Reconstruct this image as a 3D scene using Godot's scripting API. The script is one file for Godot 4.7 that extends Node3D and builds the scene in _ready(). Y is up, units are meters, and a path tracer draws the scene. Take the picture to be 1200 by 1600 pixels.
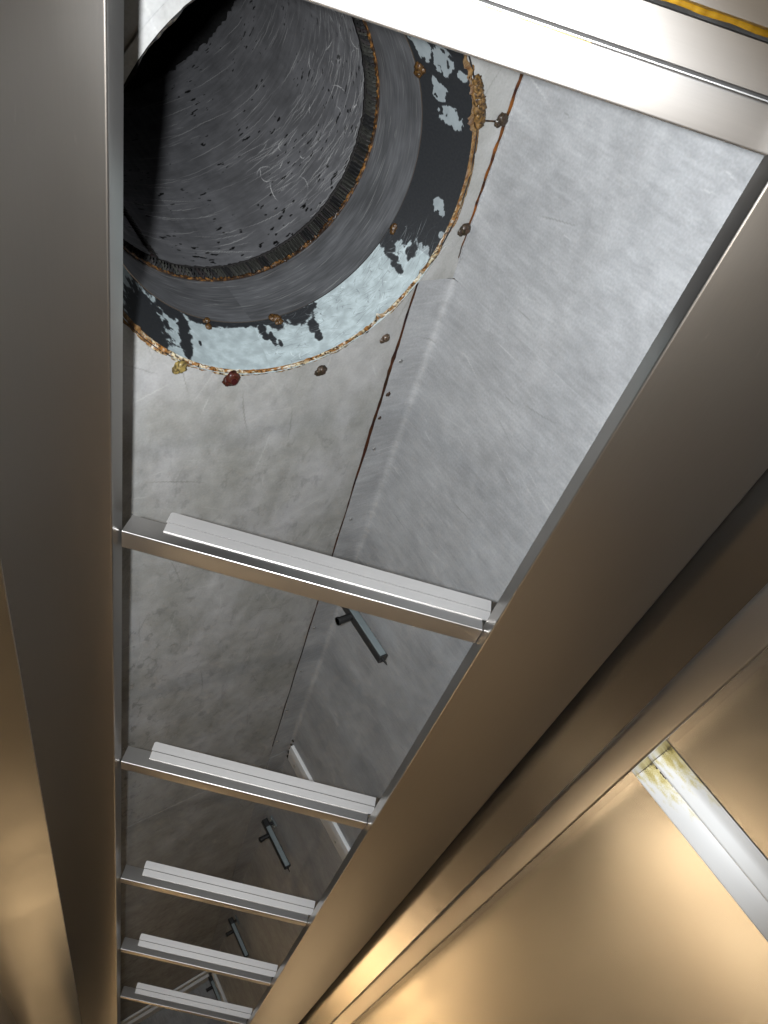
extends Node3D

# Inside a kitchen exhaust hood: looking up through the filter frame to the plenum and the round duct.
# The hood runs along l (world -z), its back wall stands h to the right (world x), u is up (world y).
# w and v are the directions across and out of the sloping filter frame.
const EYE := 1.75
const TILT := 41.0
const WALL := 0.686          # distance of the back wall
const CEIL := 0.667          # height of the plenum ceiling above the eye
const DUCT_L := 0.338
const DUCT_H := 0.426
const FRAME_V := 0.5

var e_l := Vector3(0, 0, -1)
var e_h := Vector3(1, 0, 0)
var e_u := Vector3(0, 1, 0)
var e_w := Vector3(cos(deg_to_rad(TILT)), -sin(deg_to_rad(TILT)), 0)
var e_v := Vector3(sin(deg_to_rad(TILT)), cos(deg_to_rad(TILT)), 0)
var eye := Vector3(0, EYE, 0)
var mats := {}
var rng := RandomNumberGenerator.new()


func p(l: float, h: float, u: float) -> Vector3:
	return eye + e_l * l + e_h * h + e_u * u


func pf(l: float, w: float, v: float) -> Vector3:
	return eye + e_l * l + e_w * w + e_v * v


func dir(q: Vector3) -> Vector3:
	return e_l * q.x + e_h * q.y + e_u * q.z


func hu(w: float, v: float) -> Vector2:
	var q := e_w * w + e_v * v
	return Vector2(q.x, q.y)


# ---------------------------------------------------------------- naming

func numbered(parent: Node, called: String) -> String:
	if not parent.has_node(NodePath(called)):
		return called
	var k := 1
	while parent.has_node(NodePath("%s_%03d" % [called, k])):
		k += 1
	return "%s_%03d" % [called, k]


func thing(called: String, label: String, category: String, at: Vector3, group := "") -> Node3D:
	var o := Node3D.new()
	o.name = numbered(self, called)
	add_child(o, true)
	o.position = at
	tag(o, label, category, group)
	return o


func tag(o: Node, label: String, category: String, group := "") -> void:
	o.set_meta("label", label)
	o.set_meta("category", category)
	if group != "":
		o.set_meta("group", group)


func part(called: String, mesh: Mesh, m: Material, parent: Node3D) -> MeshInstance3D:
	var o := MeshInstance3D.new()
	o.name = numbered(parent, called)
	o.mesh = mesh
	o.material_override = m
	parent.add_child(o, true)
	# shapes are given in the scene's axes; shift them to their parent
	if parent != self:
		var off := Vector3.ZERO
		var q: Node = parent
		while q != self:
			off += (q as Node3D).position
			q = q.get_parent()
		o.position = -off
	return o


# ---------------------------------------------------------------- meshes

func tri(st: SurfaceTool, a: Array, b: Array, c: Array) -> void:
	# each corner is [position, normal, uv]; wound so that the front is on the side of the normals
	var n: Vector3 = a[1] + b[1] + c[1]
	var f: Vector3 = (b[0] - a[0]).cross(c[0] - a[0])
	var order := [a, c, b] if f.dot(n) > 0.0 else [a, b, c]
	for q in order:
		st.set_normal(q[1])
		st.set_uv(q[2])
		if q.size() > 3:
			st.set_color(q[3])
		st.add_vertex(q[0])


func quad(st: SurfaceTool, a: Array, b: Array, c: Array, d: Array) -> void:
	tri(st, a, b, c)
	tri(st, a, c, d)


func begin() -> SurfaceTool:
	var st := SurfaceTool.new()
	st.begin(Mesh.PRIMITIVE_TRIANGLES)
	return st


# an outline of 2-D points (in directions da, db from origin o) drawn out along dc from c0 to c1
func extrude(st: SurfaceTool, ring: PackedVector2Array, o: Vector3, da: Vector3, db: Vector3, dc: Vector3, c0: float, c1: float, smooth := 40.0) -> void:
	var n := ring.size()
	var area := 0.0
	for i in n:
		area += ring[i].cross(ring[(i + 1) % n])
	var s := 1.0 if area > 0.0 else -1.0
	var en := []
	for i in n:
		var e: Vector2 = (ring[(i + 1) % n] - ring[i]).normalized()
		en.append(Vector2(e.y, -e.x) * s)
	var lim := cos(deg_to_rad(smooth))
	var run := 0.0
	for i in n:
		var j := (i + 1) % n
		var na: Vector2 = en[i]
		var nb: Vector2 = en[i]
		var prev: Vector2 = en[(i + n - 1) % n]
		var next: Vector2 = en[j]
		if prev.dot(en[i]) > lim:
			na = (prev + en[i]).normalized()
		if next.dot(en[i]) > lim:
			nb = (next + en[i]).normalized()
		var len := ring[i].distance_to(ring[j])
		var qa := o + da * ring[i].x + db * ring[i].y
		var qb := o + da * ring[j].x + db * ring[j].y
		var wa := da * na.x + db * na.y
		var wb := da * nb.x + db * nb.y
		quad(st, [qa + dc * c0, wa, Vector2(c0, run)], [qb + dc * c0, wb, Vector2(c0, run + len)], [qb + dc * c1, wb, Vector2(c1, run + len)], [qa + dc * c1, wa, Vector2(c1, run)])
		run += len
	var idx := Geometry2D.triangulate_polygon(ring)
	for k in range(0, idx.size(), 3):
		for e in [[c0, -1.0], [c1, 1.0]]:
			var v := []
			for m in 3:
				var q := ring[idx[k + m]]
				v.append([o + da * q.x + db * q.y + dc * e[0], dc * e[1], q])
			tri(st, v[0], v[1], v[2])


# rounds the corners of an open line with arcs
func fillet(line: Array, r: float, seg := 4) -> PackedVector2Array:
	var out := PackedVector2Array([line[0]])
	for i in range(1, line.size() - 1):
		var b: Vector2 = line[i]
		var d0: Vector2 = (line[i - 1] - b)
		var d1: Vector2 = (line[i + 1] - b)
		var cut: float = minf(r, minf(d0.length(), d1.length()) * 0.45)
		var q0 := b + d0.normalized() * cut
		var q1 := b + d1.normalized() * cut
		for k in seg + 1:
			var t := float(k) / seg
			out.append(q0.lerp(b, t).lerp(b.lerp(q1, t), t))
	out.append(line[line.size() - 1])
	return out


# an open line given a thickness (to its left), closed to an outline
func sheet(line: PackedVector2Array, t: float) -> PackedVector2Array:
	var n := line.size()
	var other := PackedVector2Array()
	for i in n:
		var d := Vector2.ZERO
		if i > 0:
			d += (line[i] - line[i - 1]).normalized()
		if i < n - 1:
			d += (line[i + 1] - line[i]).normalized()
		d = d.normalized()
		var nn := Vector2(-d.y, d.x)
		var k := 1.0
		if i > 0 and i < n - 1:
			var e := (line[i] - line[i - 1]).normalized()
			k = 1.0 / maxf(0.5, nn.dot(Vector2(-e.y, e.x)))
		other.append(line[i] + nn * t * k)
	var ring := line.duplicate()
	other.reverse()
	ring.append_array(other)
	return ring


func bent(line: Array, t: float, l0: float, l1: float, r := 0.003) -> ArrayMesh:
	var st := begin()
	extrude(st, sheet(fillet(line, r), t), eye, e_h, e_u, e_l, l0, l1)
	return st.commit()


func bar(ring: Array, o: Vector3, da: Vector3, db: Vector3, dc: Vector3, c0: float, c1: float) -> ArrayMesh:
	var st := begin()
	extrude(st, PackedVector2Array(ring), o, da, db, dc, c0, c1)
	return st.commit()


# chamfered rectangle
func rect(a0: float, b0: float, a1: float, b1: float, c := 0.001) -> Array:
	return [Vector2(a0 + c, b0), Vector2(a1 - c, b0), Vector2(a1, b0 + c), Vector2(a1, b1 - c), Vector2(a1 - c, b1), Vector2(a0 + c, b1), Vector2(a0, b1 - c), Vector2(a0, b0 + c)]


# a surface turned about the duct's axis; prof is [radius, height]; off(angle, index) gives [dr, du, colour]
func lathe(st: SurfaceTool, prof: Array, seg: int, off: Callable, v_of: Array = []) -> void:
	var n := prof.size()
	var grid := []
	for i in seg + 1:
		var a := TAU * float(i % seg) / seg
		var col := []
		for k in n:
			var o: Array = off.call(a, k)
			var r: float = prof[k].x + o[0]
			col.append([p(DUCT_L + cos(a) * r, DUCT_H + sin(a) * r, prof[k].y + o[1]), o[2]])
		grid.append(col)
	for i in seg:
		for k in n - 1:
			var q := [grid[i][k], grid[i + 1][k], grid[i + 1][k + 1], grid[i][k + 1]]
			var nrm := []
			for m in 4:
				var ii: int = i + (1 if m == 1 or m == 2 else 0)
				var kk: int = k + (1 if m >= 2 else 0)
				var ip: Array = grid[(ii + 1) % seg]
				var im: Array = grid[(ii + seg - 1) % seg]
				var ta: Vector3 = ip[kk][0] - im[kk][0]
				var tb: Vector3 = grid[ii][mini(kk + 1, n - 1)][0] - grid[ii][maxi(kk - 1, 0)][0]
				nrm.append(tb.cross(ta).normalized())
			var uv := []
			for m in 4:
				var ii: int = i + (1 if m == 1 or m == 2 else 0)
				var kk: int = k + (1 if m >= 2 else 0)
				var vv: float = v_of[kk] if v_of.size() > 0 else float(kk) / (n - 1)
				uv.append(Vector2(float(ii) / seg, vv))
			var g := []
			for m in 4:
				g.append([q[m][0], nrm[m], uv[m], q[m][1]])
			quad(st, g[0], g[1], g[2], g[3])


func rod(st: SurfaceTool, a: Vector3, b: Vector3, ra: float, rb: float, seg := 16) -> void:
	var d := (b - a).normalized()
	var x := d.cross(Vector3(0.31, 0.9, 0.2)).normalized()
	var y := d.cross(x)
	for i in seg:
		var t0 := TAU * i / seg
		var t1 := TAU * (i + 1) / seg
		var n0 := x * cos(t0) + y * sin(t0)
		var n1 := x * cos(t1) + y * sin(t1)
		quad(st, [a + n0 * ra, n0, Vector2(t0, 0)], [a + n1 * ra, n1, Vector2(t1, 0)], [b + n1 * rb, n1, Vector2(t1, 1)], [b + n0 * rb, n0, Vector2(t0, 1)])
		tri(st, [a, -d, Vector2.ZERO], [a + n0 * ra, -d, Vector2.ZERO], [a + n1 * ra, -d, Vector2.ZERO])
		tri(st, [b, d, Vector2.ZERO], [b + n0 * rb, d, Vector2.ZERO], [b + n1 * rb, d, Vector2.ZERO])


# an uneven lump, flattened along the direction flat
func lump(st: SurfaceTool, at: Vector3, r: float, flat: Vector3, squash: float, seed: int, c0: Color, c1: Color, rough := 0.35) -> void:
	var nz := FastNoiseLite.new()
	nz.seed = seed
	nz.frequency = 1.1
	var rows := 10
	var cols := 16
	var g := []
	for i in rows + 1:
		var row := []
		for j in cols + 1:
			var th := PI * i / rows
			var ph := TAU * (j % cols) / cols
			var d := Vector3(sin(th) * cos(ph), cos(th), sin(th) * sin(ph))
			var n := nz.get_noise_3d(d.x * 1.2 + seed, d.y * 1.2, d.z * 1.2)
			var q := d * r * (1.0 + rough * n * 1.6)
			q -= flat * q.dot(flat) * (1.0 - squash)
			var m := clampf(0.5 + 1.4 * nz.get_noise_3d(d.x * 2.0, d.y * 2.0 + 9.0 + seed, d.z * 2.0), 0.0, 1.0)
			row.append([at + q, c0.lerp(c1, m)])
		g.append(row)
	for i in rows:
		for j in cols:
			var v := []
			for m in [[0, 0], [0, 1], [1, 1], [1, 0]]:
				var ii: int = i + m[0]
				var jj: int = j + m[1]
				var ta: Vector3 = g[ii][(jj + 1) % cols][0] - g[ii][(jj + cols - 1) % cols][0]
				var tb: Vector3 = g[mini(ii + 1, rows)][jj][0] - g[maxi(ii - 1, 0)][jj][0]
				var n := ta.cross(tb)
				var out: Vector3 = g[ii][jj][0] - at
				n = out.normalized() if n.length() < 1e-12 else n.normalized()
				if n.dot(out) < 0.0:
					n = -n
				v.append([g[ii][jj][0], n, Vector2(float(jj) / cols, float(ii) / rows), g[ii][jj][1]])
			quad(st, v[0], v[1], v[2], v[3])


# ---------------------------------------------------------------- textures

func noise(seed: int, freq: float, oct := 3, kind := FastNoiseLite.TYPE_SIMPLEX_SMOOTH) -> FastNoiseLite:
	var n := FastNoiseLite.new()
	n.seed = seed
	n.frequency = freq
	n.noise_type = kind
	n.fractal_octaves = oct
	return n


# a field of noise, w x h values of 0 to 255 with 128 in the middle, drawn out by sx and sy
func field(seed: int, freq: float, oct: int, w: int, h: int, sx := 1.0, sy := 1.0, warp := 0.0) -> PackedByteArray:
	var n := noise(seed, freq * maxf(sx, sy), oct)
	if warp > 0.0:
		n.domain_warp_enabled = true
		n.domain_warp_amplitude = warp
		n.domain_warp_frequency = freq * maxf(sx, sy) * 0.8
	var k := maxf(sx, sy)
	var im := n.get_image(maxi(4, int(w * sx / k)), maxi(4, int(h * sy / k)), false, false, false)
	im.convert(Image.FORMAT_L8)
	im.resize(w, h, Image.INTERPOLATE_BILINEAR)
	return im.get_data()


func picture(w: int, h: int, f: Callable) -> Image:
	var b := PackedByteArray()
	b.resize(w * h * 3)
	var k := 0
	for i in w * h:
		var c: Color = f.call(i)
		var q := rng.randf()
		b[k] = clampi(int(c.r * 255.0 + q), 0, 255)
		b[k + 1] = clampi(int(c.g * 255.0 + q), 0, 255)
		b[k + 2] = clampi(int(c.b * 255.0 + q), 0, 255)
		k += 3
	return Image.create_from_data(w, h, false, Image.FORMAT_RGB8, b)


func tex(im: Image) -> ImageTexture:
	return ImageTexture.create_from_image(im)


func scratch(im: Image, x: float, y: float, ang: float, len: float, bend: float, c: Color, alpha: float) -> void:
	var w := im.get_width()
	var h := im.get_height()
	var n := int(len)
	for i in n:
		var a := alpha * sin(PI * float(i) / n)
		var ix := posmod(int(x), w)
		var iy := int(y)
		if iy >= 0 and iy < h:
			im.set_pixel(ix, iy, im.get_pixel(ix, iy).lerp(c, a))
		x += cos(ang)
		y += sin(ang)
		ang += bend / n


func std(color: Color, metal: float, rough: float) -> StandardMaterial3D:
	var m := StandardMaterial3D.new()
	m.albedo_color = color
	m.metallic = metal
	m.roughness = rough
	return m


func srgb(r: float, g: float, b: float) -> Color:
	return Color(r, g, b).linear_to_srgb()


func sn(b: int) -> float:
	return (b - 128) / 100.0


func make_materials() -> void:
	# --- dull plenum ceiling: cloudy etched steel; u runs along the hood (2 m), v across (1 m)
	var w := 1280
	var h := 640
	var f1 := field(3, 0.008, 4, w, h, 1.0, 1.6, 40.0)
	var f2 := field(8, 0.05, 3, w, h, 1.0, 1.3, 12.0)
	var f3 := field(12, 0.4, 2, w, h)
	var f4 := field(21, 0.020, 3, w, h, 1.3, 2.2, 30.0)
	var f5 := field(22, 0.028, 2, w, h, 1.0, 1.7, 14.0)
	var im := picture(w, h, func(i):
		var cl := sn(f1[i])
		var md := sn(f2[i])
		var x: int = i % 1280
		# crescent-shaped water marks, thickest on the stretch beyond the first crossbar
		var y: int = i / 1280
		var zone: float = maxf(smoothstep(590.0, 690.0, x) * (1.0 - smoothstep(1150.0, 1270.0, x)) * (1.0 - smoothstep(130.0, 260.0, y)), 0.35 * smoothstep(380.0, 470.0, x))
		var e := sn(f5[i])
		var mark: float = smoothstep(0.22, 0.30, e) * (1.0 - smoothstep(0.40, 0.62, e)) * zone * smoothstep(-0.25, 0.1, sn(f4[i]))
		var v: float = 0.70 + 0.07 * cl + 0.016 * md + 0.026 * sn(f3[i]) - 0.02 * smoothstep(0.1, 0.5, sn(f4[i])) - 0.14 * mark
		return Color(v, v * 0.997, v * (0.985 + 0.02 * cl)))
	for i in 380:
		scratch(im, rng.randf() * w, rng.randf() * h, rng.randf_range(-0.5, 0.5) + (PI / 2 if rng.randf() < 0.4 else 0.0), rng.randf_range(12, 70), rng.randf_range(-0.3, 0.3), Color(0.9, 0.9, 0.88) if rng.randf() < 0.7 else Color(0.45, 0.44, 0.42), rng.randf_range(0.12, 0.45))
	mats.ceil_tex = tex(im)
	var r1 := field(8, 0.112, 3, 640, 320)
	var r2 := field(25, 0.048, 3, 640, 320)
	var r3 := field(26, 0.600, 2, 640, 320)
	var r4 := field(27, 0.160, 3, 640, 320)
	mats.ceil_rough = tex(picture(640, 320, func(i):
		return Color(0.5 + 0.30 * sn(r4[i]) + 0.25 * sn(r3[i]), 0.75 + 0.18 * sn(r1[i]) + 0.16 * sn(r2[i]), 0.0)))
	# --- wall sheet: wiped up and down, so its clouds are drawn out across v
	var g1 := field(103, 0.009, 4, w, h, 1.3, 0.9, 50.0)
	var g2 := field(108, 0.09, 3, w, h, 1.2, 0.24, 10.0)
	var g3 := field(112, 0.35, 2, w, h, 0.7, 0.10)
	var g4 := field(113, 0.4, 2, w, h)
	var im2 := picture(w, h, func(i):
		var v: float = 0.72 + 0.055 * sn(g1[i]) + 0.020 * sn(g2[i]) + 0.026 * sn(g3[i]) + 0.036 * sn(g4[i])
		return Color(v * 0.993, v, v * 1.006))
	for i in 480:
		scratch(im2, rng.randf() * w, rng.randf() * h, PI / 2 + rng.randf_range(-0.35, 0.35), rng.randf_range(10, 55), rng.randf_range(-0.3, 0.3), Color(0.93, 0.93, 0.92) if rng.randf() < 0.75 else Color(0.45, 0.45, 0.44), rng.randf_range(0.12, 0.45))
	# a yellowish grease run near the front corner
	for k in 110:
		scratch(im2, 134 + rng.randf_range(-5, 5), 318 + rng.randf_range(-12, 12), -1.0 + rng.randf_range(-0.15, 0.15), rng.randf_range(18, 48), 0.1, Color(0.58, 0.58, 0.44), 0.10)
	mats.wall_tex = tex(im2)

	var c := std(Color(0.84, 0.84, 0.835), 0.35, 0.8)
	c.albedo_texture = mats.ceil_tex
	c.uv1_scale = Vector3(0.5, 1, 1)
	c.roughness_texture = mats.ceil_rough
	c.roughness_texture_channel = BaseMaterial3D.TEXTURE_CHANNEL_GREEN
	c.heightmap_enabled = true
	c.heightmap_texture = mats.ceil_rough
	c.heightmap_scale = 0.02
	mats.ceil = c
	var wm: StandardMaterial3D = c.duplicate()
	wm.albedo_color = Color(0.80, 0.80, 0.80)
	wm.albedo_texture = mats.wall_tex
	mats.wall = wm

	# --- brushed stainless: fine lines along u
	var b1 := field(31, 0.5, 2, 256, 1024, 0.02, 1.0)
	var b2 := field(32, 0.005, 3, 256, 1024, 4.0, 1.0)
	mats.brush = tex(picture(256, 1024, func(i):
		return Color(0.5 + 0.4 * sn(b1[i]), 0.62 + 0.014 * sn(b1[i]) + 0.018 * sn(b2[i]), 0.5)))
	var bc := picture(256, 1024, func(i):
		var v: float = 0.93 + 0.007 * sn(b1[i])
		return Color(v, v, v))
	for i in 26:
		scratch(bc, rng.randf() * 256, rng.randf() * 1024, PI / 2 + rng.randf_range(-0.6, 0.6), rng.randf_range(2, 7), rng.randf_range(-0.5, 0.5), Color(1, 1, 1), rng.randf_range(0.3, 0.9))
	var s := std(srgb(0.50, 0.48, 0.455), 1.0, 0.46)
	s.albedo_texture = tex(bc)
	s.roughness_texture = mats.brush
	s.roughness_texture_channel = BaseMaterial3D.TEXTURE_CHANNEL_GREEN
	s.uv1_scale = Vector3(0.9, 1.9, 1)
	mats.steel = s
	var s2: StandardMaterial3D = s.duplicate()      # the crossbars and joint strips: a whiter, rougher sheet
	s2.albedo_color = srgb(0.82, 0.80, 0.78)
	s2.metallic = 0.85
	s2.roughness = 0.80
	mats.bright = s2
	var sb: StandardMaterial3D = s.duplicate()
	sb.albedo_color = srgb(0.56, 0.545, 0.53)
	sb.roughness = 0.58
	mats.bar = sb
	var sj: StandardMaterial3D = s.duplicate()
	sj.albedo_color = srgb(0.50, 0.50, 0.49)
	sj.metallic = 0.35
	sj.roughness = 0.70
	# old yellow grease has dried on the top end of the folds and crept down beside the groove
	var y1 := field(71, 0.03, 4, 256, 128, 0.6, 2.0)
	var y2 := field(72, 0.35, 2, 256, 128)
	var st1 := picture(256, 128, func(i):
		var u: float = (i % 256) / 255.0
		var t: float = clampf(((i / 256) / 128.0 * 0.08 - 0.002) / 0.032, 0.0, 1.0)
		var m: float = 1.15 * u - 0.50 - 0.75 * t + 0.42 * sn(y1[i]) + 0.16 * sn(y2[i])
		var base := Color(0.735, 0.735, 0.73)
		var sc := base.lerp(Color(0.66, 0.61, 0.40), 0.8 * smoothstep(-0.15, 0.35, m))
		sc = sc.lerp(Color(0.52, 0.46, 0.22), 0.7 * smoothstep(0.20, 0.65, m + 0.2 * sn(y2[i])))
		return sc.lerp(Color(0.10, 0.08, 0.05), smoothstep(0.98, 1.05, u + 0.07 * sn(y2[i]) + 0.05 * sn(y1[i]) - 0.05 * t)))
	sj.albedo_color = Color.WHITE
	sj.albedo_texture = tex(st1)
	sj.texture_repeat = false
	sj.uv1_scale = Vector3(1.0 / 0.12, 1.0 / 0.08, 1)
	sj.uv1_offset = Vector3(0.061 / 0.12, 0, 0)
	sj.roughness_texture = null
	sj.roughness = 0.42
	mats.joint = sj
	# the big panels below: wiped by hand, so the sheen is cloudy
	var p1 := field(35, 0.05, 3, 512, 512, 1.0, 0.16)
	var pm: StandardMaterial3D = s.duplicate()
	pm.roughness_texture = tex(picture(512, 512, func(i):
		return Color(0.5, 0.62 + 0.13 * sn(p1[i]), 0.5)))
	pm.roughness = 0.37
	pm.albedo_texture = null
	pm.albedo_color = srgb(0.49, 0.475, 0.445)
	pm.uv1_scale = Vector3(0.12, 0.4, 1)
	mats.panel = pm
	var gt: StandardMaterial3D = s.duplicate()      # the trough is folded from smoother sheet
	gt.roughness = 0.3
	mats.trough = gt
	var cr := std(Color.WHITE, 0.0, 0.7)
	cr.metallic_specular = 0.25
	cr.vertex_color_use_as_albedo = true
	mats.crust = cr
	mats.dull = std(srgb(0.70, 0.67, 0.62), 0.95, 0.30)
	mats.galv = std(srgb(0.62, 0.62, 0.61), 0.4, 0.55)
	mats.seam = std(srgb(0.03, 0.013, 0.006), 0.0, 0.45)
	mats.gap = std(srgb(0.015, 0.013, 0.012), 0.0, 0.8)
	var gv := std(Color.WHITE, 0.0, 0.5)
	gv.metallic_specular = 0.3
	gv.vertex_color_use_as_albedo = true
	gv.clearcoat_enabled = true
	gv.clearcoat = 0.15
	gv.clearcoat_roughness = 0.2
	mats.grease = gv
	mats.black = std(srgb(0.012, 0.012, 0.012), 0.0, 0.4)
	mats.pipe = std(srgb(0.22, 0.26, 0.27), 0.5, 0.4)
	mats.screw = std(srgb(0.45, 0.44, 0.42), 1.0, 0.3)
	mats.endwall = mats.wall
	mats.groove = std(srgb(0.22, 0.21, 0.20), 0.3, 0.5)
	mats.floor = std(srgb(0.21, 0.19, 0.16), 0.0, 0.5)
	mats.plaster = std(srgb(0.55, 0.50, 0.42), 0.0, 0.7)

	# --- duct wall: greasy dark sheet, wiped round and round; u round the duct, v up
	w = 1280
	h = 512
	var d1 := field(41, 0.012, 4, w, h, 1.1, 1.0)
	var d2 := field(42, 0.06, 3, w, h, 0.26, 1.3, 10.0)
	var d3 := field(43, 0.3, 2, w, h, 0.16, 0.9)
	var d4 := field(44, 0.15, 2, w, h, 0.30, 0.75)
	var du := picture(w, h, func(i):
		var y: int = i / 1280
		var v: float = 0.375 + 0.03 * sn(d2[i]) + 0.018 * sn(d3[i]) + 0.05 * sn(d1[i])
		var spot: float = smoothstep(0.62, 0.68, sn(d4[i])) * smoothstep(0.0, 0.2, sn(d1[i]) + 0.3 * smoothstep(150.0, 20.0, y) - 0.12)
		v = lerpf(v, 0.03, spot)
		return Color(v, v, v * 1.02))
	for i in 520:
		scratch(du, rng.randf() * 1280, 380.0 * pow(rng.randf(), 1.3), rng.randf_range(-0.16, 0.06) - 0.04, rng.randf_range(15, 110), rng.randf_range(-0.25, 0.25), Color(0.72, 0.72, 0.71), rng.randf_range(0.2, 0.8))
	for i in 260:
		scratch(du, rng.randf_range(150, 480), 150.0 * pow(rng.randf(), 1.5), rng.randf_range(-0.35, -0.05), rng.randf_range(12, 60), rng.randf_range(-0.25, 0.25), Color(0.74, 0.74, 0.73), rng.randf_range(0.25, 0.8))
	for i in 26:
		scratch(du, rng.randf_range(125, 450), rng.randf_range(15, 160), rng.randf_range(0, TAU), rng.randf_range(14, 40), rng.randf_range(-3.5, 3.5), Color(0.85, 0.85, 0.84), rng.randf_range(0.6, 1.0))
	var dm := std(Color(1.0, 1.0, 1.0), 0.3, 0.5)
	dm.albedo_texture = tex(du)
	mats.duct = dm
	var s1 := field(46, 0.06, 3, 1024, 128, 0.3, 2.2)
	var s4 := field(47, 0.25, 2, 1024, 128, 0.25, 1.2)
	var s5 := field(48, 0.012, 3, 1024, 128)
	var sl := picture(1024, 128, func(i):
		var v: float = 0.45 + 0.05 * sn(s1[i]) + 0.03 * sn(s4[i]) + 0.07 * sn(s5[i])
		return Color(v, v * 1.01, v * 1.03))
	for i in 260:
		scratch(sl, rng.randf() * 1024, rng.randf() * 128, rng.randf_range(-0.12, 0.12), rng.randf_range(8, 50), 0.1, Color(0.85, 0.85, 0.83), rng.randf_range(0.2, 0.7))
	var sm2 := std(Color(0.95, 0.95, 0.95), 0.6, 0.45)
	sm2.albedo_texture = tex(sl)
	mats.sleeve = sm2

	# --- collar: blue-grey paint under black grease that has run and been scraped off in places; u = angle, v = inward
	var marks := [[-47.0, 0.3, 11.0, 0.75], [-36.0, 0.95, 7.0, 0.2], [-30.0, 0.62, 2.6, 0.45], [-29.5, 0.3, 1.6, 0.25], [-18.0, 1.0, 14.0, 0.12], [2.0, 1.0, 16.0, 0.1], [2.7, 0.82, 1.6, 0.2], [5.0, 0.62, 1.2, 0.14], [7.0, 0.5, 0.8, 0.08], [19.0, 0.92, 7.0, 0.2], [21.0, 0.6, 2.0, 0.16], [21.0, 0.4, 1.4, 0.09], [62.0, 0.86, 2.2, 0.2], [60.0, 0.68, 1.3, 0.18], [58.5, 0.48, 1.3, 0.16], [66.0, 0.42, 3.0, 0.1], [-24.0, 0.5, 0.6, 0.06], [9.0, 0.9, 3.0, 0.15]]
	var clean := [[133.5, 0.78, 6.0, 0.16], [129.0, 0.5, 5.5, 0.2], [138.0, 0.9, 3.0, 0.1], [118.5, 0.65, 3.2, 0.16], [121.5, 0.72, 2.6, 0.06], [111.8, 0.5, 3.2, 0.24], [109.5, 0.36, 2.0, 0.12], [83.5, 0.4, 2.6, 0.12], [82.0, 0.27, 1.6, 0.08], [76.0, 0.12, 1.4, 0.06], [125.0, 0.2, 2.0, 0.1]]
	var k1 := field(51, 0.02, 4, 1280, 256, 2.2, 1.0)
	var k2 := field(52, 0.07, 3, 1280, 256, 1.1, 0.45)
	var k3 := field(53, 0.14, 3, 1280, 256, 1.9, 0.6)
	var co := picture(1280, 256, func(i):
		var deg: float = 360.0 * (i % 1280) / 1280.0
		if deg > 180.0:
			deg -= 360.0
		var f: float = 0.5 + 0.5 * sn(k3[i])
		var tar := Color(0.09, 0.098, 0.108).lerp(Color(0.17, 0.17, 0.17), 0.5 * f)
		if deg < -62.0 or deg > 145.0:
			return tar
		var t: float = (i / 1280) / 256.0
		var wob: float = 0.55 * sn(k2[i]) + 0.5 * sn(k1[i])
		var dark := -1.0
		for m in marks:
			if absf(deg - m[0]) < m[2] * 2.0:
				dark = maxf(dark, 1.0 - Vector2((deg - m[0]) / m[2], (t - m[1]) / m[3]).length())
		# everything past this edge has kept its black coat
		var edge: float = 66.0 + 4.0 * sin(t * 5.0) + 4.0 * sn(k2[i])
		dark = maxf(dark, minf((deg - edge) * 0.25, 1.0))
		if deg < -58.0:
			dark = maxf(dark, 1.0)
		for m in clean:
			if absf(deg - m[0]) < m[2] * 2.0:
				var q: float = 1.0 - Vector2((deg - m[0]) / m[2], (t - m[1]) / m[3]).length()
				if q + wob * 0.9 > 0.12:
					dark = minf(dark, -q * 3.0)
		var k: float = smoothstep(-0.10, 0.16, dark + wob * 0.55 + 0.10 * sn(k3[i]))
		var paint := Color(0.49, 0.525, 0.53).lerp(Color(0.57, 0.61, 0.615), clampf(0.5 + sn(k1[i]), 0, 1)).lerp(Color(0.43, 0.47, 0.475), 0.3 * f)
		if deg > 68.0:
			paint = paint.lerp(Color(0.38, 0.40, 0.41), 0.62)
		return paint.lerp(tar, k))
	for i in 420:
		scratch(co, rng.randf() * 260, rng.randf() * 256, rng.randf_range(0, TAU), rng.randf_range(6, 40), rng.randf_range(-1, 1), Color(0.25, 0.27, 0.28) if rng.randf() < 0.75 else Color(0.75, 0.78, 0.78), rng.randf_range(0.2, 0.6))
	var cm := std(Color.WHITE, 0.0, 0.42)
	cm.roughness = 0.62
	cm.metallic_specular = 0.3
	cm.albedo_texture = tex(co)
	mats.collar = cm


# ---------------------------------------------------------------- the hood

func circle_points(r: float, a0: float, a1: float, n: int, near := 0.0) -> PackedVector2Array:
	var o := PackedVector2Array()
	for i in n + 1:
		var a := lerpf(a0, a1, float(i) / n)
		var q := r - near * smoothstep(0.27, 0.43, cos(a + deg_to_rad(141.5)))
		o.append(Vector2(DUCT_L + cos(a) * q, DUCT_H + sin(a) * q))
	return o


func flat_plate(ring: PackedVector2Array, u0: float, u1: float) -> ArrayMesh:
	var st := begin()
	extrude(st, ring, eye, e_l, e_h, e_u, u0, u1, 25.0)
	return st.commit()


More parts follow.
